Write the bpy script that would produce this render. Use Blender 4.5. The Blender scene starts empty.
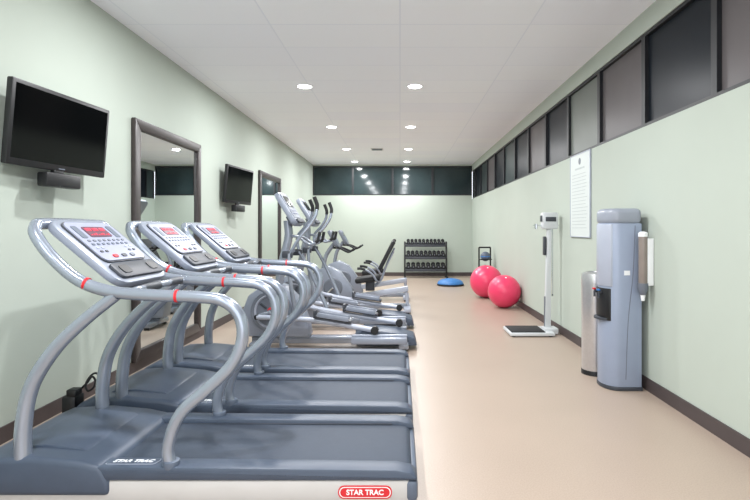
import bpy, bmesh, math
from mathutils import Matrix, Vector
T=Matrix.Translation
def R(a,ax): return Matrix.Rotation(a,4,ax)
scene=bpy.context.scene
COL=scene.collection
# ------------------------------------------------------------ materials
def lin(c):
    o=[]
    for v in c:
        v/=255.0
        o.append(v/12.92 if v<=0.04045 else ((v+0.055)/1.055)**2.4)
    return (o[0],o[1],o[2],1)
def mat(name,c,rough=0.5,metal=0.0,var=0.06,scale=8,bump=0.0,bscale=60,emit=0,ecol=None,coat=0,spec=0.5):
    m=bpy.data.materials.new(name); m.use_nodes=True
    nt=m.node_tree; n=nt.nodes; b=n['Principled BSDF']
    b.inputs['Roughness'].default_value=rough
    b.inputs['Metallic'].default_value=metal
    b.inputs['Coat Weight'].default_value=coat
    b.inputs['Specular IOR Level'].default_value=spec
    tc=n.new('ShaderNodeTexCoord')
    no=n.new('ShaderNodeTexNoise'); no.inputs['Scale'].default_value=scale; no.inputs['Detail'].default_value=3
    nt.links.new(tc.outputs['Object'],no.inputs['Vector'])
    rp=n.new('ShaderNodeValToRGB')
    l=lin(c)
    rp.color_ramp.elements[0].position=0.3; rp.color_ramp.elements[1].position=0.7
    rp.color_ramp.elements[0].color=(l[0]*(1-var),l[1]*(1-var),l[2]*(1-var),1)
    rp.color_ramp.elements[1].color=(min(1,l[0]*(1+var)),min(1,l[1]*(1+var)),min(1,l[2]*(1+var)),1)
    nt.links.new(no.outputs['Fac'],rp.inputs['Fac'])
    nt.links.new(rp.outputs['Color'],b.inputs['Base Color'])
    if bump:
        n2=n.new('ShaderNodeTexNoise'); n2.inputs['Scale'].default_value=bscale
        nt.links.new(tc.outputs['Object'],n2.inputs['Vector'])
        bp=n.new('ShaderNodeBump'); bp.inputs['Strength'].default_value=bump; bp.inputs['Distance'].default_value=0.01
        nt.links.new(n2.outputs['Fac'],bp.inputs['Height']); nt.links.new(bp.outputs['Normal'],b.inputs['Normal'])
    if emit:
        b.inputs['Emission Color'].default_value=lin(ecol or c); b.inputs['Emission Strength'].default_value=emit
    return m
M={}
M['wall']=mat('sage_wall_paint',(180,189,179),0.85,var=0.012,scale=2,bump=0.05,bscale=180)
M['base']=mat('dark_brown_vinyl',(72,63,63),0.5)
M['slate']=mat('slate_plastic',(66,77,94),0.42,var=0.05,scale=14,bump=0.05,bscale=220)
M['slate2']=mat('slate_plastic_light',(88,98,114),0.4,var=0.04)
M['belt']=mat('rubber_belt',(54,64,79),0.62,var=0.05,scale=30,bump=0.2,bscale=300)
M['cream']=mat('warm_grey_panel',(192,190,188),0.4,var=0.02)
M['silver']=mat('silver_paint',(154,163,177),0.2,0.55,var=0.02,coat=0.5)
M['silver_d']=mat('dark_silver_paint',(146,153,165),0.25,0.4,var=0.02,coat=0.3)
M['silver_m']=mat('grey_silver_plastic',(138,145,159),0.32,0.15,var=0.02)
M['silver_l']=mat('light_silver_plastic',(170,176,190),0.32,0.1,var=0.02)
M['lav']=mat('pale_display_plastic',(148,153,174),0.35,var=0.02)
M['dgrey']=mat('dark_grey_plastic',(58,62,70),0.45)
M['mgrey']=mat('mid_grey_plastic',(104,110,121),0.45)
M['black']=mat('black_plastic',(20,21,24),0.45)
M['rubber']=mat('black_rubber',(28,29,32),0.75)
M['screen']=mat('black_screen_glass',(3,4,5),0.12,var=0.0,spec=0.2)
M['frame']=mat('dark_wood_frame',(54,47,46),0.4,var=0.15,scale=20)
M['red']=mat('red_plastic',(206,34,44),0.4,var=0.03)
M['led']=mat('dark_led_window',(104,60,76),0.3)
M['ledr']=mat('red_led_digits',(225,45,70),0.4,emit=0.5,ecol=(240,45,70))
M['white']=mat('white_plastic',(236,238,240),0.35,var=0.01)
M['scalew']=mat('off_white_enamel',(206,210,213),0.35,var=0.01)
M['chrome']=mat('chrome',(215,218,222),0.15,1.0,var=0.02)
M['steel']=mat('brushed_steel',(208,208,210),0.32,0.8,var=0.04,scale=40)
M['mirror']=mat('mirror_glass',(228,234,234),0.01,1.0,var=0.0)
M['winframe']=mat('dark_window_frame',(24,27,31),0.45)
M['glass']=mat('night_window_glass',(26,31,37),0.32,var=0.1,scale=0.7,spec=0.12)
M['glassf']=mat('far_window_glass',(44,56,58),0.08,var=0.35,scale=1.2,spec=0.4)  # grey-green reflection on the end-wall panes is put into this base colour
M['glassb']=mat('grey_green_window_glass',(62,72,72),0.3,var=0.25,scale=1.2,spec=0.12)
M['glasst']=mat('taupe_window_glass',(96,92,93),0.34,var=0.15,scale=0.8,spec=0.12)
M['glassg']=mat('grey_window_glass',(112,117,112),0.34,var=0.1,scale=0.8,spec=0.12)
M['ball']=mat('pink_red_vinyl',(232,62,104),0.35,var=0.02,coat=0.2)
M['blue']=mat('blue_rubber',(58,118,182),0.5)
M['coolblue']=mat('blue_grey_cooler_plastic',(146,157,178),0.35,var=0.02)
M['coolgrey']=mat('grey_cooler_plastic',(146,152,164),0.32,var=0.02)
M['amber']=mat('smoky_brown_plastic',(138,128,122),0.2)
M['lens']=mat('lamp_lens',(255,255,255),0.4,emit=14,ecol=(255,253,250))
M['vent']=mat('vent_grille',(205,205,205),0.5)
M['print']=mat('grey_print',(182,190,190),0.6)
M['poster']=mat('poster_paper',(208,215,213),0.5,var=0.01)
# floor
def floor_mat():
    m=mat('tan_vinyl_floor',(174,157,143),0.36,var=0.03,scale=1.2,bump=0.03,bscale=250)
    nt=m.node_tree; n=nt.nodes; b=n['Principled BSDF']
    rp=[x for x in n if x.type=='VALTORGB'][0]; tc=[x for x in n if x.type=='TEX_COORD'][0]
    sp=n.new('ShaderNodeTexNoise'); sp.inputs['Scale'].default_value=120; sp.inputs['Detail'].default_value=4
    nt.links.new(tc.outputs['Object'],sp.inputs['Vector'])
    r2=n.new('ShaderNodeValToRGB'); r2.color_ramp.elements[0].position=0.35; r2.color_ramp.elements[1].position=0.65
    r2.color_ramp.elements[0].color=(0.88,0.87,0.86,1); r2.color_ramp.elements[1].color=(1,1,1,1)
    nt.links.new(sp.outputs['Fac'],r2.inputs['Fac'])
    mx=n.new('ShaderNodeMix'); mx.data_type='RGBA'; mx.blend_type='MULTIPLY'; mx.inputs[0].default_value=1
    nt.links.new(rp.outputs['Color'],mx.inputs[6]); nt.links.new(r2.outputs['Color'],mx.inputs[7])
    nt.links.new(mx.outputs[2],b.inputs['Base Color'])
    return m
M['floor']=floor_mat()
def ceil_mat():
    m=bpy.data.materials.new('acoustic_ceiling_tiles'); m.use_nodes=True
    nt=m.node_tree; n=nt.nodes; b=n['Principled BSDF']; b.inputs['Roughness'].default_value=0.8
    tc=n.new('ShaderNodeTexCoord')
    br=n.new('ShaderNodeTexBrick'); br.offset=0.0; br.squash=1.0
    br.inputs['Scale'].default_value=1.0; br.inputs['Mortar Size'].default_value=0.008
    br.inputs['Mortar Smooth'].default_value=0.1
    br.inputs['Brick Width'].default_value=1.22; br.inputs['Row Height'].default_value=0.61
    br.inputs['Color1'].default_value=lin((248,250,255)); br.inputs['Color2'].default_value=lin((244,246,254))
    br.inputs['Mortar'].default_value=lin((236,239,248))
    nt.links.new(tc.outputs['Object'],br.inputs['Vector'])
    nt.links.new(br.outputs['Color'],b.inputs['Base Color'])
    no=n.new('ShaderNodeTexNoise'); no.inputs['Scale'].default_value=90
    nt.links.new(tc.outputs['Object'],no.inputs['Vector'])
    bp=n.new('ShaderNodeBump'); bp.inputs['Strength'].default_value=0.12; bp.inputs['Distance'].default_value=0.01
    nt.links.new(no.outputs['Fac'],bp.inputs['Height']); nt.links.new(bp.outputs['Normal'],b.inputs['Normal'])
    return m
M['ceil']=ceil_mat()
# ------------------------------------------------------------ mesh builder
class MB:
    def __init__(s,xf=None):
        s.bm=bmesh.new(); s.mats=[]; s.xf=xf or Matrix.Identity(4)
    def merge(s,t,m,xf=None):
        if m not in s.mats: s.mats.append(m)
        i=s.mats.index(m)
        bmesh.ops.recalc_face_normals(t,faces=t.faces[:])
        for f in t.faces: f.material_index=i; f.smooth=True
        if xf is not None: t.transform(xf)
        t.transform(s.xf)
        me=bpy.data.meshes.new('tmp'); t.to_mesh(me); t.free()
        s.bm.from_mesh(me); bpy.data.meshes.remove(me)
        return s
    def box(s,c,d,m,bev=0,rot=None,seg=2):
        t=bmesh.new(); bmesh.ops.create_cube(t,size=1)
        bmesh.ops.scale(t,vec=d,verts=t.verts)
        if bev: bmesh.ops.bevel(t,geom=t.edges[:],offset=bev,segments=seg,affect='EDGES',profile=0.5)
        x=T(c)@(rot if rot is not None else Matrix.Identity(4))
        return s.merge(t,m,x)
    def bx(s,x0,x1,y0,y1,z0,z1,m,bev=0):
        return s.box(((x0+x1)/2,(y0+y1)/2,(z0+z1)/2),(abs(x1-x0),abs(y1-y0),abs(z1-z0)),m,bev)
    def poly(s,pts,n0,n1,m,bev=0,axis='Y',xf=None,seg=2):
        t=bmesh.new()
        def P(a,b,w):
            return (a,w,b) if axis=='Y' else ((a,b,w) if axis=='Z' else (w,a,b))
        v0=[t.verts.new(P(a,b,n0)) for a,b in pts]; v1=[t.verts.new(P(a,b,n1)) for a,b in pts]
        t.faces.new(v0); t.faces.new(v1[::-1]); k=len(pts)
        for i in range(k): t.faces.new((v0[i],v0[(i+1)%k],v1[(i+1)%k],v1[i]))
        if bev: 
            bmesh.ops.recalc_face_normals(t,faces=t.faces[:])
            ed=[e for e in t.edges if e.calc_face_angle(0)>0.5]
            bmesh.ops.bevel(t,geom=ed,offset=bev,segments=seg,affect='EDGES',profile=0.5)
        return s.merge(t,m,xf)
    def plate(s,w,h,z0,z1,rad,m,xf=None,bev=0):
        pts=[]
        for cx,cy,a0 in ((w/2-rad,h/2-rad,0),(-w/2+rad,h/2-rad,90),(-w/2+rad,-h/2+rad,180),(w/2-rad,-h/2+rad,270)):
            for k in range(5):
                a=math.radians(a0+k*22.5); pts.append((cx+rad*math.cos(a),cy+rad*math.sin(a)))
        return s.poly(pts,z0,z1,m,bev,'Z',xf)
    def cyl(s,p0,p1,r,m,r2=None,seg=24,bev=0):
        p0=Vector(p0);p1=Vector(p1); d=p1-p0
        t=bmesh.new(); bmesh.ops.create_cone(t,cap_ends=True,segments=seg,radius1=r,radius2=r if r2 is None else r2,depth=d.length)
        if bev:
            ed=[e for e in t.edges if e.calc_face_angle(0)>1.0]
            bmesh.ops.bevel(t,geom=ed,offset=bev,segments=2,affect='EDGES',profile=0.5)
        q=d.to_track_quat('Z','Y').to_matrix().to_4x4()
        return s.merge(t,m,T((p0+p1)/2)@q)
    def sph(s,c,r,m,sc=(1,1,1),u=32,v=20,rot=None):
        t=bmesh.new(); bmesh.ops.create_uvsphere(t,u_segments=u,v_segments=v,radius=r)
        bmesh.ops.scale(t,vec=sc,verts=t.verts)
        return s.merge(t,m,T(c)@(rot if rot is not None else Matrix.Identity(4)))
    def lathe(s,prof,c,m,rot=None,seg=36):
        t=bmesh.new(); rings=[]
        for r,z in prof:
            if r<1e-6: rings.append([t.verts.new((0,0,z))])
            else: rings.append([t.verts.new((r*math.cos(2*math.pi*i/seg),r*math.sin(2*math.pi*i/seg),z)) for i in range(seg)])
        for a,b in zip(rings,rings[1:]):
            for i in range(seg):
                j=(i+1)%seg
                if len(a)==1 and len(b)==1: continue
                if len(a)==1: t.faces.new((a[0],b[i],b[j]))
                elif len(b)==1: t.faces.new((a[i],a[j],b[0]))
                else: t.faces.new((a[i],a[j],b[j],b[i]))
        return s.merge(t,m,T(c)@(rot if rot is not None else Matrix.Identity(4)))
    def tube(s,pts,r,m,seg=14,sub=6,closed=False,flat=1.0,r_end=None):
        P=[Vector(p) for p in pts]; n=len(P); out=[]
        if sub<=1: out=P[:]
        else:
            rng=range(n) if closed else range(n-1)
            for i in rng:
                if closed: a,b,c,d=P[(i-1)%n],P[i],P[(i+1)%n],P[(i+2)%n]
                else:
                    b,c=P[i],P[i+1]; a=P[i-1] if i>0 else b*2-c; d=P[i+2] if i+2<n else c*2-b
                for k in range(sub):
                    t=k/sub
                    out.append(0.5*((2*b)+(c-a)*t+(2*a-5*b+4*c-d)*t*t+(3*b-a-3*c+d)*t**3))
            if not closed: out.append(P[-1])
        t=bmesh.new(); N=len(out); rings=[]
        tan=[]
        for i in range(N):
            if closed: d=out[(i+1)%N]-out[(i-1)%N]
            else: d=out[min(i+1,N-1)]-out[max(i-1,0)]
            tan.append(d.normalized())
        up=Vector((0,1,0))
        if abs(tan[0].dot(up))>0.9: up=Vector((0,0,1))
        nn=(up-tan[0]*up.dot(tan[0])).normalized()
        for i in range(N):
            nn=(nn-tan[i]*nn.dot(tan[i])).normalized(); bb=tan[i].cross(nn)
            rr=r if r_end is None else r+(r_end-r)*i/(N-1)
            rings.append([t.verts.new(out[i]+nn*rr*flat*math.cos(2*math.pi*k/seg)+bb*rr*math.sin(2*math.pi*k/seg)) for k in range(seg)])
        for i in range(N if closed else N-1):
            a=rings[i]; b=rings[(i+1)%N]
            for k in range(seg): t.faces.new((a[k],a[(k+1)%seg],b[(k+1)%seg],b[k]))
        if not closed: t.faces.new(rings[0][::-1]); t.faces.new(rings[-1])
        return s.merge(t,m)
    def make(s,name,parent=None,loc=None,label=None,cat=None,group=None,kind=None,rot=None):
        for e in s.bm.edges:
            if e.calc_face_angle(0)>0.6: e.smooth=False
        me=bpy.data.meshes.new(name); s.bm.to_mesh(me); s.bm.free()
        for m in s.mats: me.materials.append(M[m])
        o=bpy.data.objects.new(name,me); COL.objects.link(o)
        if parent is not None: o.parent=parent
        if loc is not None: o.location=loc
        if rot is not None: o.rotation_euler=rot
        if label: o['label']=label
        if cat: o['category']=cat
        if group: o['group']=group
        if kind: o['kind']=kind
        return o
def thing(name,label,cat,loc,group=None,rot=None):
    o=bpy.data.objects.new(name,None); o.empty_display_size=0.1; COL.objects.link(o); o.location=loc
    if rot: o.rotation_euler=rot
    o['label']=label;o['category']=cat
    if group:o['group']=group
    return o
def copy_thing(root,loc,label=None,rot=None):
    c=root.copy(); COL.objects.link(c); c.location=loc
    if rot is not None: c.rotation_euler=rot
    if label:c['label']=label
    def rec(src,dst):
        for ch in list(src.children):
            k=ch.copy(); COL.objects.link(k); k.parent=dst; k.matrix_parent_inverse=ch.matrix_parent_inverse.copy()
            rec(ch,k)
    rec(root,c)
    return c
def text(s,size,xf,m,name,parent,shear=0.0,bold=0.0):
    cu=bpy.data.curves.new('t','FONT'); cu.body=s; cu.size=size; cu.align_x='CENTER'; cu.align_y='CENTER'
    cu.extrude=0.0008; cu.shear=shear; cu.offset=bold
    o=bpy.data.objects.new('t',cu); COL.objects.link(o)
    bpy.context.view_layer.update()
    dg=bpy.context.evaluated_depsgraph_get()
    me=bpy.data.meshes.new_from_object(o.evaluated_get(dg))
    bpy.data.objects.remove(o)
    me.transform(xf); me.materials.clear(); me.materials.append(M[m]); me.name=name
    k=bpy.data.objects.new(name,me); COL.objects.link(k); k.parent=parent
    return k
# ------------------------------------------------------------ room
XL,XR,YB,ZC=-2.6,2.15,15.5,3.32
Y0=-3.0
b=MB(); b.bx(XL-.2,XR+.2,Y0,YB+.2,-.1,0,'floor'); b.make('floor',kind='structure',label='tan vinyl floor')
b=MB(); b.bx(XL-.2,XR+.2,Y0,YB+.2,ZC,ZC+.1,'ceil'); b.make('ceiling',kind='structure',label='white acoustic tile ceiling')
b=MB(); b.bx(XL-.2,XL,Y0,YB+.2,0,ZC,'wall'); b.make('wall_left',kind='structure',label='pale sage green wall')
SZ,TZ=2.30,3.13
b=MB(); b.bx(XR,XR+.2,Y0,YB+.2,0,SZ,'wall').bx(XR,XR+.2,Y0,YB+.2,TZ,ZC,'wall'); b.make('wall_right',kind='structure',label='pale sage green wall under high windows')
BZ,BT=2.40,3.28
b=MB(); b.bx(XL,XR,YB,YB+.2,0,BZ,'wall').bx(XL,XR,YB,YB+.2,BT,ZC,'wall'); b.make('wall_back',kind='structure',label='pale sage green end wall')
b=MB(); b.bx(XL,XL+.012,Y0,YB,0,.11,'base'); b.make('baseboard_left',kind='structure')
b=MB(); b.bx(XR-.012,XR,Y0,YB,0,.11,'base'); b.make('baseboard_right',kind='structure')
b=MB(); b.bx(XL+.012,XR-.012,YB-.012,YB,0,.11,'base'); b.make('baseboard_back',kind='structure')
wn=1
y=3.58-1.04*5
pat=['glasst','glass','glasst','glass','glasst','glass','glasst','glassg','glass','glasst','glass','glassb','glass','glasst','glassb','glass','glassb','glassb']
while y<YB-0.1:
    y1=min(y+1.04,YB)
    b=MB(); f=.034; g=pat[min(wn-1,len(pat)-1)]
    b.bx(XR+.01,XR+.09,y,y+f,SZ,TZ,'winframe').bx(XR+.01,XR+.09,y1-f,y1,SZ,TZ,'winframe')
    b.bx(XR+.01,XR+.09,y+f,y1-f,SZ,SZ+.03,'winframe').bx(XR+.01,XR+.09,y+f,y1-f,TZ-.03,TZ,'winframe')
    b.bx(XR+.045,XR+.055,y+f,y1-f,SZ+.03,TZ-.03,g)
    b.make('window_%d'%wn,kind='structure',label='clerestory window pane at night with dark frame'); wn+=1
    y=y1
xs=[XL,-1.41,-.22,.97,XR]
for a,c in zip(xs,xs[1:]):
    b=MB(); f=.03
    b.bx(a,a+f,YB+.01,YB+.09,BZ,BT,'winframe').bx(c-f,c,YB+.01,YB+.09,BZ,BT,'winframe')
    b.bx(a+f,c-f,YB+.01,YB+.09,BZ,BZ+.04,'winframe').bx(a+f,c-f,YB+.01,YB+.09,BT-.04,BT,'winframe')
    b.bx(a+f,c-f,YB+.045,YB+.055,BZ+.04,BT-.04,'glassf')
    b.make('window_%d'%wn,kind='structure',label='clerestory window pane at night, grey-green reflection put in its colour'); wn+=1
# ------------------------------------------------------------ downlights
first=None
POW=25
for yy in (-1.3,1.4,4.2,6.98,9.75,12.45,14.75):
    for xx in (-1.28,.2):
        if first is None:
            r=thing('recessed_downlight','round white recessed ceiling downlight, switched on','ceiling light',(xx,yy,ZC),'recessed ceiling downlights')
            b=MB(); b.lathe([(.115,0),(.115,-.008),(.098,-.012),(.09,-.004),(.09,0)],(0,0,0),'white'); b.make('trim_ring',r)
            b=MB(); b.lathe([(0,-.028),(.03,-.026),(.06,-.019),(.08,-.01),(.09,-.003)],(0,0,0),'lens'); b.make('lamp_lens',r)
            first=r
        else: r=copy_thing(first,(xx,yy,ZC))
        L=bpy.data.lights.new('downlight_lamp','AREA'); L.shape='DISK'; L.size=.15; L.energy=POW*(.7 if yy>14 else 1); L.color=(.975,.982,1)
        lo=bpy.data.objects.new('downlight_lamp',L); COL.objects.link(lo); lo.location=(0,0,-.03); lo.parent=r
b=MB(); b.bx(-.15,.15,-.15,.15,-.012,0,'vent',.003)
for i in range(7): b.bx(-.12,.12,-.12+i*.037,-.105+i*.037,-.016,-.011,'mgrey')
b.make('ceiling_vent',loc=(-.55,12.5,ZC),label='small square white ceiling air vent grille',cat='air vent')
# ------------------------------------------------------------ treadmill
def treadmill(yc):
    OX=1.05
    root=thing('treadmill','silver and slate treadmill with red display facing the wall','treadmill',(-OX,yc,0),'row of treadmills')
    X=T((OX,0,0))
    b=MB(X); b.bx(-2.16,.05,-.385,.385,.025,.14,'cream',.012); b.make('base_frame',root,label='light warm grey side skirt')
    for fx in (-2.0,-.1):
        for fy in (-.3,.3):
            b=MB(X); b.cyl((fx,fy,0),(fx,fy,.03),.04,'black'); b.make('foot',root)
    for sg in (-1,1):
        b=MB(X); b.poly([(-1.56,.14),(-1.56,.205),(-1.5,.212),(-.02,.195),(.06,.18),(.085,.155),(.085,.14)],sg*.275,sg*.392,'slate',.012)
        b.make('foot_rail',root)
    b=MB(X); b.poly([(-1.6,.12),(-1.6,.182),(0.0,.172),(.04,.165),(.062,.145),(.062,.12)],-.272,.272,'belt',.008)
    b.bx(-1.5,-.05,-.272,-.262,.172,.181,'dgrey').bx(-1.5,-.05,.262,.272,.172,.181,'dgrey')
    b.make('running_belt',root,label='dark rubber running belt')
    b=MB(X); b.bx(.03,.09,-.392,.392,.035,.14,'slate2',.02); b.make('rear_end_cap',root)
    b=MB(X)
    b.poly([(-2.2,.06),(-2.235,.13),(-2.2,.205),(-2.1,.247),(-1.86,.26),(-1.62,.238),(-1.49,.212),(-1.45,.13),(-1.45,.06)],-.398,.398,'slate',.03,seg=3)
    b.make('motor_hood',root)
    b=MB(X); b.poly([(-2.05,.24),(-2.02,.263),(-1.86,.273),(-1.66,.252),(-1.62,.23)],-.27,.27,'slate',.008); b.make('hood_cover',root)
    # handrail
    side=[(-1.16,.19),(-1.175,.30),(-1.115,.46),(-.975,.59),(-.855,.71),(-.80,.84),(-.815,.96),(-.895,1.035),(-1.03,1.055),(-1.27,1.065),(-1.48,1.085),(-1.63,1.14),(-1.755,1.245),(-1.84,1.355)]
    w=.352
    pts=[(x,-w,z) for x,z in side]+[(-1.875,-.315,1.41),(-1.885,-.23,1.428),(-1.885,.23,1.428),(-1.875,.315,1.41)]+[(x,w,z) for x,z in side[::-1]]
    b=MB(X); b.tube(pts,.031,'silver',seg=16); hr=b.make('handrail',root,label='curved silver tubular handrail')
    for sg in (-1,1):
        for px,pz,dx,dz in ((-1.13,1.06,1,0),(-1.59,1.122,.94,-.3)):
            b=MB(X); b.cyl((px-.007*dx,sg*w,pz-.007*dz),(px+.007*dx,sg*w,pz+.007*dz),.0325,'red'); b.make('red_band',hr,label='red ring on the handrail')
        b=MB(X); b.cyl((-1.16,sg*w,.19),(-1.16,sg*w,.23),.042,'slate2',bev=.006); b.make('rail_socket',root)
        b=MB(X); b.tube([(-1.91,sg*w,.20),(-1.91,sg*w,.40),(-1.87,sg*w,.60),(-1.76,sg*w,.78),(-1.61,sg*w,.93),(-1.44,sg*w,1.065)],.042,'silver',seg=16,r_end=.030)
        b.make('upright',root,label='curved silver support upright')
    # console : u=+Y, v=up slope, n=outward
    A=Vector((-1.845,0,1.435)); B=Vector((-1.465,0,1.115)); v=(A-B).normalized(); u=Vector((0,1,0)); n=u.cross(v).normalized()
    if n.z<0: n=-n
    Ln=(A-B).length
    C=Matrix(((u.x,v.x,n.x,B.x),(u.y,v.y,n.y,B.y),(u.z,v.z,n.z,B.z),(0,0,0,1)))
    XC=X@C
    con=MB(XC); con.plate(.57,Ln+.03,-.032,.012,.09,'silver_m',T((0,Ln/2,0)),bev=.012)
    con.poly([(-.12,-.02),(.12,-.02),(.10,.30),(-.10,.30)],-.085,-.032,'mgrey',.01,'Z')
    cons=con.make('console',root,label='silver console housing')
    d=MB(XC); d.plate(.46,.335,.012,.020,.05,'dgrey',T((0,.31,0))); d.make('display_bezel',cons)
    d=MB(XC); d.plate(.445,.32,.020,.025,.045,'lav',T((0,.31,0))); d.make('display_panel',cons,label='pale lavender membrane panel')
    d=MB(XC); d.plate(.21,.085,.025,.029,.012,'led',T((0,.385,0)))
    for k in range(3):
        for i in range(3): d.bx(-.088+k*.066+i*.016,-.077+k*.066+i*.016,.392,.413,.029,.031,'ledr')
    for i in range(8): d.bx(-.09+i*.024,-.082+i*.024,.355,.355+.005+.01*((i*7)%3)/2,.029,.031,'ledr')
    d.make('led_readout',cons,label='dark red lit readout window')
    for k in range(4):
        for i in range(8):
            if k>=2 and 2<=i<=5: continue
            d=MB(XC); d.plate(.024,.014,.025,.029,.004,('mgrey','slate2','silver_l','dgrey')[k],T((-.168+i*.048,.312-k*.030,0))); d.make('button',cons)
    for i,c in ((-1,'red'),(0,'dgrey'),(1,'mgrey')):
        d=MB(XC); d.plate(.045,.022,.025,.031,.009,c,T((i*.09,.18,0))); d.make('button',cons)
    for sg in (-1,1):
        d=MB(XC); d.plate(.05,.10,.025,.028,.01,'slate2',T((sg*.165,.385,0))); d.make('info_label',cons)
    d=MB(XC); d.plate(.48,.11,.010,.03,.03,'dgrey',T((0,.07,0)),bev=.006)
    d.plate(.09,.06,.030,.034,.02,'black',T((-.15,.07,0))).plate(.09,.06,.030,.034,.02,'black',T((.15,.07,0)))
    d.make('accessory_tray',cons)
    b=MB(X); b.tube([(-1.45,-w,1.065),(-1.39,-.3,1.075),(-1.36,-.2,1.085),(-1.36,.2,1.085),(-1.39,.3,1.075),(-1.45,w,1.065)],.02,'silver'); xb=b.make('cross_handle',root)
    for sg in (-1,1):
        b=MB(X); b.tube([(-1.36,sg*.06,1.085),(-1.36,sg*.2,1.085),(-1.385,sg*.28,1.076)],.0235,'dgrey',seg=14); b.make('hand_grip',xb)
    # lettering
    LX=X@T((-1.36,-.335,.2105))
    b=MB(LX); sh=Matrix(((1,.25,0,0),(0,1,0,0),(0,0,1,0),(0,0,0,1)))
    b.plate(.252,.058,0,.003,.012,'silver_l',sh).plate(.246,.052,.003,.0045,.010,'slate',sh); lb=b.make('deck_badge',root,label='slate maker badge with thin pale outline')
    text('STAR TRAC',.039,LX@T((0,0,.0055)),'white','badge_lettering',lb,.25,.001)
    b=MB(X@T((-.175,-.386,.083))@R(math.pi/2,'X'))
    b.plate(.27,.066,0,.004,.03,'red').plate(.258,.054,.004,.0048,.026,'white').plate(.248,.046,.0048,.0056,.022,'red')
    bd=b.make('badge',root,label='red rounded maker badge')
    text('STAR TRAC',.036,X@T((-.175,-.3925,.083))@R(math.pi/2,'X'),'white','badge_lettering',bd,0,.001)
    return root
t1=treadmill(2.99)
t2=copy_thing(t1,(-1.05,3.93,0)); t3=copy_thing(t1,(-1.05,4.84,0))
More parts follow.
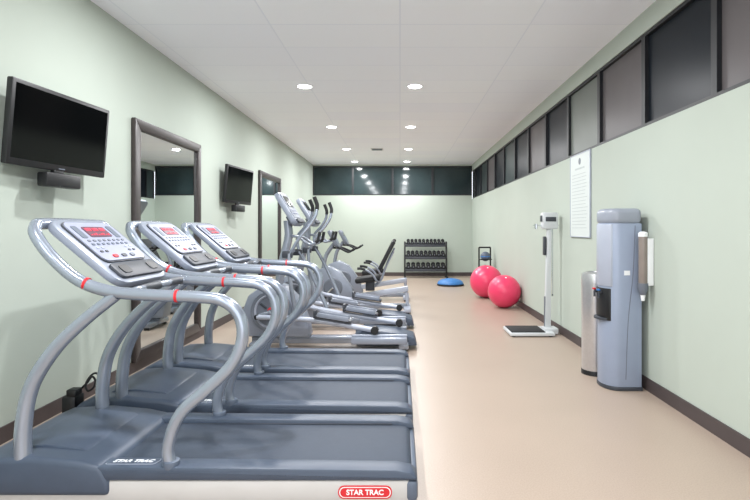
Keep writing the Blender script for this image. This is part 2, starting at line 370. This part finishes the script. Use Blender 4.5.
# ------------------------------------------------------------ elliptical
def elliptical(yc):
    OX=.7; X=T((OX,0,0))
    root=thing('elliptical_trainer','silver elliptical cross trainer with tall moving arms','elliptical trainer',(-OX,yc,0),'row of ellipticals')
    b=MB(X); b.bx(-1.75,.05,-.07,.07,.05,.13,'silver_d',.01)
    b.bx(-1.72,-1.6,-.3,.3,.03,.1,'silver_d',.015).bx(-.02,.1,-.31,.31,.03,.1,'silver_d',.015)
    b.make('base_frame',root)
    for fx in (-1.66,.04):
        for fy in (-.27,.27):
            b=MB(X); b.cyl((fx,fy,0),(fx,fy,.035),.035,'black'); b.make('foot',root)
    b=MB(X); b.poly([(-1.82,.14),(-1.86,.4),(-1.78,.62),(-1.58,.76),(-1.36,.74),(-1.18,.56),(-1.08,.3),(-1.05,.13)],-.13,.13,'silver_m',.03)
    h=b.make('drive_housing',root,label='rounded silver-grey drive housing')
    for sg in (-1,1):
        b=MB(X); b.lathe([(0,.0),(.05,.004),(.18,.01),(.22,.03),(.235,.03),(.245,0)],(-1.5,sg*.13,.44),'mgrey',R(-sg*math.pi/2,'X'))
        b.lathe([(.175,.012),(.18,.022),(.19,.028),(.198,.026)],(-1.5,sg*.13,.44),'silver_l',R(-sg*math.pi/2,'X'))
        for q in range(5):
            a=q*2*math.pi/5; b.box((-1.5+.11*math.cos(a),sg*.142,.44+.11*math.sin(a)),(.09,.012,.03),'dgrey',.004,R(-a,'Y'))
        b.lathe([(0,.03),(.04,.028),(.05,.0)],(-1.5,sg*.13,.44),'red',R(-sg*math.pi/2,'X'))
        b.make('wheel_cover',h,label='grey round wheel cover with red hub')
        s=sg
        px=-.14 if sg<0 else .14
        ce=(-1.5+px,s*.2,.44+.05*s)
        b=MB(X); b.cyl((-1.5,s*.14,.44),(-1.5,s*.2,.44),.03,'chrome'); b.tube([(-1.5,s*.2,.44),ce],.025,'silver_d',sub=1); b.cyl((ce[0],s*.18,ce[2]),(ce[0],s*.26,ce[2]),.03,'black'); b.make('crank',root)
        re=(-.15+px,s*.24,.24)
        b=MB(X); b.tube([(ce[0],s*.24,ce[2]),(-.9+px,s*.24,.36),re],.030,'silver_l',sub=4); b.cyl((re[0],s*.2,re[2]),(re[0],s*.28,re[2]),.045,'black'); b.make('pedal_arm',root)
        ang=math.atan2(-.12,.75)
        b=MB(X); b.box((-.62+px,s*.24,.375),(.42,.15,.03),'dgrey',.012,R(-ang,'Y')); b.box((-.83+px,s*.24,.43),(.03,.15,.09),'dgrey',.01); b.box((-.62+px,s*.165,.40),(.36,.015,.05),'silver_m',.005,R(-ang,'Y'));b.box((-.62+px,s*.315,.40),(.36,.015,.05),'silver_m',.005,R(-ang,'Y'))
        for q in range(4): b.box((-.75+px+q*.08,s*.24,.394-(-.75+q*.08+.62)*.16),(.02,.12,.008),'mgrey')
        b.make('foot_pedal',root)
        b=MB(X); b.tube([(-1.26,s*.29,1.12),(-1.18+px*.5,s*.3,.85),(-1.05+px,s*.27,.42)],.024,'silver_d',sub=4)
        b.make('link_arm',root)
        b=MB(X); b.tube([(-1.26,s*.29,1.1),(-1.21-px*.5,s*.3,1.3),(-1.10-px*.5,s*.29,1.44),(-1.03-px*.5,s*.28,1.56),(-1.02-px*.5,s*.26,1.68),(-1.05-px*.5,s*.25,1.76)],.020,'silver',sub=6)
        ma=b.make('moving_arm',root)
        b=MB(X); b.tube([(-1.018-px*.5,s*.272,1.62),(-1.018-px*.5,s*.26,1.68),(-1.05-px*.5,s*.25,1.765)],.023,'rubber',sub=6); b.make('foam_grip',ma)
        b=MB(X); b.bx(-.55,.08,s*.3-.06,s*.3+.06,.1,.17,'silver_m',.012).bx(-.55,.08,s*.24-.025,s*.24+.025,.17,.19,'silver_l',.004); b.make('roller_track',root)
    b=MB(X); b.poly([(-.5,.05),(-.55,.13),(-.42,.24),(-.05,.2),(.17,.14),(.2,.05)],-.2,.2,'slate',.015); b.make('rear_housing',root)
    b=MB(X); b.tube([(-1.45,0,.7),(-1.4,0,1.0),(-1.33,0,1.3),(-1.34,0,1.5)],.05,'silver_d',sub=5,flat=1.2); b.cyl((-1.32,-.3,1.12),(-1.32,.3,1.12),.025,'silver_d'); b.bx(-1.34,-1.22,-.31,-.27,1.07,1.15,'dgrey',.01).bx(-1.34,-1.22,.27,.31,1.07,1.15,'dgrey',.01); b.make('mast',root)
    b=MB(X)
    for s in (-1,1): b.tube([(-1.3,.0,1.32),(-1.18,s*.12,1.3),(-1.05,s*.17,1.22),(-.95,s*.17,1.27),(-.93,s*.16,1.36)],.016,'silver_d')
    fh=b.make('fixed_handle',root)
    for s in (-1,1):
        b=MB(X); b.tube([(-.98,s*.17,1.245),(-.95,s*.17,1.27),(-.93,s*.16,1.365)],.019,'rubber'); b.make('foam_grip',fh)
    XC=X@T((-1.3,0,1.64))@R(math.radians(58),'Y')@R(math.pi/2,'Z')
    b=MB(XC); b.plate(.48,.44,-.05,.01,.07,'silver_m',bev=.012).plate(.2,.12,-.09,-.04,.03,'mgrey',T((0,-.12,0))); c=b.make('console',root)
    b=MB(XC); b.plate(.40,.33,.01,.016,.04,'slate2',T((0,.03,0))).plate(.27,.15,.016,.02,.02,'screen',T((0,.09,0))); b.make('display_panel',c)
    for k in range(2):
        for i in range(5):
            b=MB(XC); b.plate(.03,.02,.016,.022,.006,'lav',T((-.12+i*.06,-.03-k*.04,0))); b.make('button',c)
    b=MB(XC); b.plate(.38,.05,.01,.035,.02,'dgrey',T((0,-.18,0))); b.make('reading_ledge',c)
    return root
e1=elliptical(6.2); e2=copy_thing(e1,(-.7,7.45,0))
# ------------------------------------------------------------ recumbent bike
def bike(yc):
    OX=.6; X=T((OX,0,0))
    root=thing('recumbent_bike','recumbent exercise bike with black padded seat and silver frame','exercise bike',(-OX,yc,0),'exercise bikes')
    b=MB(X); b.bx(-1.45,.12,-.05,.05,.06,.14,'silver_d',.01).bx(-1.45,-1.33,-.28,.28,.03,.1,'silver_d',.015).bx(.06,.18,-.3,.3,.03,.1,'silver_l',.015)
    b.make('base_frame',root)
    for fx in (-1.39,.12):
        for fy in (-.25,.25):
            b=MB(X); b.cyl((fx,fy,0),(fx,fy,.035),.035,'black'); b.make('foot',root)
    b=MB(X); b.poly([(-1.5,.14),(-1.52,.5),(-1.42,.7),(-1.2,.78),(-1.0,.68),(-.8,.4),(-.72,.14)],-.1,.1,'silver_m',.03); h=b.make('drive_housing',root)
    for s in (-1,1):
        b=MB(X); b.lathe([(0,.012),(.14,.016),(.16,0)],(-1.12,s*.1,.42),'mgrey',R(-s*math.pi/2,'X')); b.make('wheel_cover',h)
        e=(-1.12+.12*s,s*.16,.42+.12*s)
        b=MB(X); b.cyl((-1.12,s*.1,.42),(-1.12,s*.16,.42),.02,'chrome'); b.tube([(-1.12,s*.16,.42),e],.016,'chrome',sub=1); b.box((e[0],s*.22,e[2]),(.05,.1,.1),'black',.01); b.bx(e[0]-.01,e[0]+.01,s*.16,s*.2,e[2]-.01,e[2]+.01,'chrome'); b.make('pedal',root)
    b=MB(X); b.tube([(-1.3,0,.72),(-1.25,0,.95),(-1.12,0,1.15)],.035,'silver_d'); b.make('mast',root)
    b=MB(X); b.tube([(-1.12,0,1.08),(-1.0,-.15,1.08),(-.85,-.24,1.02),(-.75,-.25,1.08)],.017,'rubber'); b.tube([(-1.12,0,1.08),(-1.0,.15,1.08),(-.85,.24,1.02),(-.75,.25,1.08)],.017,'rubber'); b.make('handlebar',root)
    XC=X@T((-1.1,0,1.24))@R(math.radians(62),'Y')@R(math.pi/2,'Z')
    b=MB(XC); b.plate(.38,.32,-.045,.01,.06,'mgrey',bev=.01); c=b.make('console',root)
    b=MB(XC); b.plate(.3,.22,.01,.016,.03,'slate2',T((0,.01,0))).plate(.18,.08,.016,.02,.015,'screen',T((0,.05,0))); b.make('display_panel',c)
    b=MB(X); b.box((-.33,0,.32),(.95,.1,.09),'silver_l',.012,R(math.radians(-9),'Y')); b.tube([(.1,0,.38),(.13,0,.1)],.03,'silver_l',sub=1); b.make('seat_rail',root)
    b=MB(X); b.box((-.54,0,.56),(.42,.42,.09),'rubber',.035,R(math.radians(-8),'Y')); b.bx(-.58,-.43,-.06,.06,.36,.53,'dgrey',.01); s0=b.make('seat',root,label='black padded seat')
    b=MB(X); b.box((-.22,0,.96),(.07,.42,.54),'rubber',.03,R(math.radians(27),'Y')); b.make('backrest',root,label='black padded reclined backrest')
    b=MB(X)
    for q in (-.1,.1): b.tube([(-.42,q,.44),(-.31,q,.56),(-.24,q,.76),(-.11,q,1.02)],.018,'silver_m')
    b.make('back_support',root)
    for s in (-1,1):
        b=MB(X); b.tube([(-.34,s*.1,.52),(-.38,s*.24,.54),(-.46,s*.27,.66),(-.59,s*.27,.74),(-.7,s*.27,.75)],.017,'silver_m'); g=b.make('seat_handle',root)
        b=MB(X); b.tube([(-.57,s*.27,.732),(-.64,s*.27,.75),(-.7,s*.27,.75)],.021,'rubber'); b.make('foam_grip',g)
    return root
b1=bike(8.8); b2=copy_thing(b1,(-.6,10.3,0))
# ------------------------------------------------------------ televisions
def tv(loc,rz):
    root=thing('television','black flat-screen television on a wall bracket, switched off','television',loc,'wall televisions',rot=(0,0,rz))
    tl=R(math.radians(5),'Y')
    w,h=.97,.555
    b=MB(tl); b.box((0,0,0),(.045,w,h),'black',.01); b.box((-.03,0,0),(.03,w*.7,h*.7),'black',.012); hs=b.make('housing',root)
    b=MB(tl); b.bx(.022,.0235,-w/2+.028,w/2-.028,-h/2+.045,h/2-.028,'screen'); b.make('screen',root,label='black glossy screen')
    b=MB(tl); b.bx(.0222,.024,-.03,.03,-h/2+.014,-h/2+.022,'mgrey'); b.make('logo_plate',root)
    b=MB(); b.box((-.08,0,0),(.09,.1,.1),'dgrey',.01).box((-.122,0,0),(.012,.2,.3),'mgrey',.003); b.make('wall_bracket',root)
    b=MB(); b.box((.0,-.02,-h/2-.07),(.08,.34,.10),'black',.012); b.box((-.02,-.02,-h/2-.01),(.03,.1,.05),'black',.004); b.make('receiver_box',root,label='black box hung below the screen')
    return root
v1=tv((-2.458,3.78,2.095),math.radians(-4.5))
v2=copy_thing(v1,(-2.458,7.93,2.06),rot=(0,0,math.radians(-6)))
# ------------------------------------------------------------ mirrors
def mirr(yc):
    root=thing('wall_mirror','tall wall mirror in a wide dark wood frame','mirror',(XL,yc,.10),'tall framed wall mirrors')
    w,h,f,t=1.66,2.38,.105,.05
    b=MB()
    for s in (-1,1):
        b.poly([(s*w/2,0),(s*w/2,h),(s*(w/2-f),h-f),(s*(w/2-f),f)],0.001,t,'frame',.01,'X')
    b.poly([(-w/2,h),(w/2,h),(w/2-f,h-f),(-w/2+f,h-f)],0.001,t,'frame',.01,'X')
    b.poly([(-w/2,0),(w/2,0),(w/2-f,f),(-w/2+f,f)],0.001,t,'frame',.01,'X')
    b.make('frame',root)
    b=MB(); b.bx(.002,.02,-w/2+f-.01,w/2-f+.01,f-.01,h-f+.01,'mirror'); b.make('mirror_glass',root,label='clear silvered glass')
    return root
m1=mirr(5.85); m2=copy_thing(m1,(XL,10.35,.10))
# ------------------------------------------------------------ balls
def ball(loc,r,label):
    b=MB(); pr=[]
    n=60
    for i in range(n+1):
        a=-math.pi/2+math.pi*i/n
        k=1+(0.006 if (i%4==0 and 10<i<50) else 0)
        pr.append((max(0,r*k*math.cos(a)),r*k*math.sin(a)))
    pr[0]=(0,-r);pr[-1]=(0,r)
    b.lathe(pr,(0,0,0),'ball',R(.5,'X'),seg=48)
    root=b.make('exercise_ball',loc=loc,label=label,cat='exercise ball',group='pink exercise balls')
    b=MB(R(.5,'X')); b.cyl((0,0,r-.004),(0,0,r+.004),.016,'white'); b.make('valve_plug',root)
ball((1.855,9.25,.292),.29,'pinkish-red exercise ball against the wall, nearer the scale')
ball((1.76,10.6,.332),.33,'larger pinkish-red exercise ball against the wall')
root=thing('balance_trainer','blue half-dome balance trainer on a black base','balance trainer',(1.25,12.9,0))
b=MB(); b.lathe([(0,.0),(.31,.0),(.335,.012),(.335,.035),(.31,.045),(0,.045)],(0,0,0),'black',seg=48); b.make('base_platform',root)
b=MB(); b.lathe([(.32,.04),(.325,.055),(.3,.10),(.24,.14),(.15,.165),(.06,.178),(0,.18)],(0,0,0),'blue',seg=48); b.make('dome',root)
# ------------------------------------------------------------ dumbbell rack
root=thing('dumbbell_rack','black three-tier steel dumbbell rack','dumbbell rack',(.74,14.95,0))
for s in (-1,1):
    b=MB(); b.bx(s*.6-.025,s*.6+.025,-.25,.25,0,.05,'black',.008); b.box((s*.6,.08,.53),(.05,.06,1.02),'black',.008,R(math.radians(-8),'X')); 
    b.make('side_upright',root)
tz=[.22,.57,.92]
for k,z in enumerate(tz):
    b=MB(); b.box((0,-.1+.09*k*.7,z),(1.16,.045,.07),'dgrey',.005).box((0,.08+.09*k*.7,z+.05),(1.16,.045,.07),'dgrey',.005)
    for s in (-1,1): b.box((s*.575,.0+.09*k*.7,z+.02),(.02,.26,.05),'black',.004,R(.26,'X'))
    b.make('shelf',root)
def dumb(rad,loc,g):
    b=MB()
    for s in (-1,1):
        pts=[(rad*math.cos(math.pi/6+i*math.pi/3),rad*math.sin(math.pi/6+i*math.pi/3)) for i in range(6)]
        b.poly(pts,s*.06,s*.13,'rubber',.008,'Y')
        b.cyl((0,s*.13,0),(0,s*.133,0),rad*.35,'mgrey')
    b.cyl((0,-.07,0),(0,.07,0),.014,'chrome')
    return b.make('dumbbell',loc=loc,label='dark grey hexagonal dumbbell on the rack',cat='dumbbell',group=g,rot=(.27,0,0))
for k,z in enumerate(tz):
    rad=.068-.008*k; n=(8,9,10)[k]; sp=1.0/(n-1); proto=None
    for i in range(n):
        loc=(.74-.5+i*sp,14.95-.01+.063*k,z+.065+rad)
        if proto is None: proto=dumb(rad,loc,'dumbbells on the rack')
        else:
            c=proto.copy(); c.location=loc; COL.objects.link(c)
# ------------------------------------------------------------ medicine ball stand
root=thing('medicine_ball_stand','black upright stand holding medicine balls','ball rack',(1.93,11.75,0))
b=MB(); b.bx(-.15,.15,-.15,.15,0,.03,'black',.008); b.make('base_plate',root)
b=MB(); b.cyl((-.13,.1,.02),(-.13,.1,.98),.018,'black').cyl((.13,.1,.02),(.13,.1,.98),.018,'black').cyl((-.13,.1,.98),(.13,.1,.98),.018,'black'); b.make('upright_frame',root)
for z in (.12,.42,.72):
    b=MB(); b.tube([(-.13,.1,z),(-.13,-.1,z),(.13,-.1,z),(.13,.1,z)],.01,'black',sub=1); b.cyl((-.13,.1,z-.02),(.13,.1,z-.02),.009,'black'); b.make('ball_cradle',root)
for z,c,l in ((.12,'dgrey','dark grey medicine ball on the stand'),(.42,'dgrey','dark grey medicine ball on the stand'),(.72,'slate2','blue-grey medicine ball on the stand')):
    b=MB(); b.sph((0,0,0),.11,c); b.lathe([(.1095,-.012),(.1125,0),(.1095,.012)],(0,0,0),'blue'); b.make('medicine_ball',loc=(1.93,11.75,z+.06),label=l,cat='medicine ball',group='medicine balls on the stand')
# ------------------------------------------------------------ physician scale
root=thing('physician_scale','white column weighing scale with black platform','weighing scale',(1.76,6.95,0))
b=MB(); b.bx(-.33,.25,-.23,.27,.012,.055,'scalew',.012).bx(.15,.33,-.1,.1,.01,.09,'scalew',.012); b.make('base',root)
b=MB()
for fx in (-.28,.2):
    for fy in (-.18,.2): b.cyl((fx,fy,0),(fx,fy,.014),.025,'black')
b.make('foot_set',root)
b=MB(); b.bx(-.31,.13,-.2,.23,.055,.068,'rubber',.004); b.make('platform',root,label='black rubber platform mat')
b=MB(); b.poly([(.17,.08),(.25,.08),(.26,1.4),(.2,1.4)],-.03,.03,'scalew',.008); b.bx(.168,.176,-.02,.02,.1,.5,'mgrey').bx(.155,.185,-.035,.035,1.05,1.3,'dgrey',.004); b.make('column',root)
b=MB(); b.bx(.13,.34,-.06,.06,1.4,1.62,'scalew',.02); hd=b.make('head_unit',root)
b=MB(); b.bx(.122,.131,-.045,.045,1.5,1.58,'dgrey',.002).box((.24,-.061,1.53),(.14,.006,.06),'dgrey',.002); b.make('readout',hd)
b=MB(); b.bx(.02,.36,-.012,.012,1.44,1.455,'chrome').cyl((.06,0,1.4),(.06,0,1.47),.02,'chrome'); b.make('balance_beam',root)
b=MB(); b.bx(.27,.285,-.01,.01,.5,1.4,'chrome'); b.box((.265,0,.52),(.04,.02,.02),'chrome');b.make('height_rod',root)
# ------------------------------------------------------------ steel bin
root=thing('waste_bin','tall slim brushed steel cylindrical bin','waste bin',(1.895,5.05,0))
b=MB(); b.lathe([(0,.0),(.12,.0),(.125,.01),(.125,.9),(0,.9)],(0,0,0),'steel'); b.make('body',root)
b=MB(); b.lathe([(.128,.88),(.128,.93),(.12,.97),(.08,.985),(.075,.97),(0,.97)],(0,0,0),'steel'); b.lathe([(0,.975),(.07,.975)],(0,0,0),'black'); b.make('lid',root)
b=MB(); b.lathe([(.127,.0),(.129,.0),(.129,.04),(.126,.045)],(0,0,0),'black'); b.make('base_ring',root)
# ------------------------------------------------------------ water cooler
root=thing('water_cooler','tall blue-grey freestanding water cooler beside the wall','water cooler',(1.93,4.66,0))
def E(a,hy,xb,tm=90,n=24,x0=0):
    pts=[]
    tm=math.radians(tm)
    for i in range(n+1):
        t=-tm+2*tm*i/n; pts.append((x0-a*math.cos(t)**.8 if math.cos(t)>1e-6 else x0,hy*math.sin(t)))
    return [(xb,hy*math.sin(tm)),(xb,-hy*math.sin(tm))]+pts
b=MB(); b.poly(E(.145,.17,.16),.02,1.45,'coolblue',.008,'Z'); b.make('cabinet',root)
b=MB(); b.poly(E(.15,.175,.165),1.44,1.58,'coolgrey',.045,'Z',seg=5); b.make('top_cap',root,label='grey rounded top')
b=MB(); b.poly(E(.15,.178,.165),0,.035,'dgrey',.006,'Z'); b.make('plinth',root)
b=MB(); b.poly(E(.152,.178,-.03,55),.9,1.44,'silver_l',.003,'Z'); b.make('front_panel',root)
b=MB(); b.poly(E(.153,.179,-.03,50),.60,.88,'black',.003,'Z'); b.make('dispensing_niche',root,label='black dispensing recess')
for i,c in ((-.05,'blue'),(.05,'red')):
    b=MB(); b.cyl((-.13,i,.84),(-.17,i,.84),.014,'dgrey').cyl((-.168,i,.84),(-.168,i,.79),.010,'dgrey').box((-.172,i,.862),(.025,.03,.015),c,.003); b.make('tap',root)
b=MB(); b.poly(E(.185,.15,-.06,50),.60,.62,'dgrey',.004,'Z'); b.make('drip_tray',root)
b=MB(); b.tube([(.1,-.1715,1.43),(.08,-.1715,1.0),(.04,-.1715,.6),(.02,-.1715,.1)],.003,'mgrey',sub=5); b.make('side_seam',root)
b=MB(); b.box((.03,-.171,1.02),(.05,.004,.04),'white'); b.make('sticker',root)
root2=thing('cup_dispenser','smoky tube paper cup dispenser with white cap','cup dispenser',(2.065,4.42,.82))
b=MB(); b.lathe([(.028,.06),(.036,.08),(.036,.52),(.03,.52)],(0,0,0),'amber'); b.make('tube',root2)
b=MB(); b.lathe([(.0,.56),(.026,.556),(.038,.545),(.038,.515),(0,.515)],(0,0,0),'white'); b.make('cap',root2)
b=MB(); b.lathe([(.0,.02),(.022,.02),(.032,.04),(.041,.07),(.041,.12),(.0,.12)],(0,0,0),'mgrey'); b.lathe([(.014,-.03),(.022,.03),(0,.03)],(0,0,0),'white'); b.make('cup_holder',root2)
b=MB(); b.bx(.03,.084,-.02,.02,.1,.5,'white',.004); b.make('wall_bracket',root2)
# ------------------------------------------------------------ notice panel
root=thing('notice_panel','pale framed notice board with faint printed gym rules','notice board',(XR,6.18,1.30))
b=MB(); 
for (a,c,e,f) in ((-.34,.34,0,.012),(-.34,.34,.988,1.0),(-.34,-.328,.012,.988),(.328,.34,.012,.988)): b.bx(-.02,-.001,a,c,e,f,'silver_l',.003)
b.make('frame',root)
b=MB(); b.bx(-.015,-.002,-.328,.328,.012,.988,'poster'); b.make('panel',root)
b=MB()
import random
rd=random.Random(3)
b.cyl((-.015,0,.905),(-.0165,0,.905),.04,'mgrey'); b.bx(-.0165,-.015,-.16,.16,.81,.83,'print')
for i in range(17):
    wl=.26*(.7+.3*rd.random()); zz=.75-i*.04
    b.bx(-.0165,-.015,-wl,.26,zz,zz+.007,'print')
b.make('printed_text',root)
# ------------------------------------------------------------ power adapter
root=thing('power_adapter','black power adapter with looped cable beside the treadmill hood','power adapter',(-2.30,3.66,0))
b=MB(); b.box((0,0,.12),(.10,.12,.24),'black',.02); b.box((.02,-.02,.26),(.07,.08,.05),'black',.01); b.make('box',root)
b=MB(); b.tube([(0,.05,.23),(.05,.03,.28),(.10,.0,.32),(.15,-.03,.37),(.19,-.06,.35),(.19,-.08,.31),(.14,-.06,.28),(.10,-.02,.31),(.11,.02,.36),(.15,.02,.38),(.19,.0,.35),(.21,0.,.30),(.22,0.,.262)],.007,'rubber'); b.make('cable',root)
# ------------------------------------------------------------ world, camera
w=bpy.data.worlds.new('World'); scene.world=w; w.use_nodes=True
bg=w.node_tree.nodes['Background']; bg.inputs[0].default_value=(.93,.95,1,1); bg.inputs[1].default_value=2.7  # soft fill added through the open end behind the camera, no real source
cam=bpy.data.cameras.new('camera'); co=bpy.data.objects.new('camera',cam); COL.objects.link(co)
co.location=(0,0,1.4); co.rotation_euler=(math.pi/2,0,0)
cam.sensor_width=36; cam.lens=520/750*36; cam.shift_x=-25/750; cam.shift_y=-21/750; cam.clip_start=.05
scene.camera=co
try:
    scene.view_settings.view_transform='Standard'; scene.view_settings.look='None'
    scene.view_settings.exposure=0.06
except Exception as e: print(e)
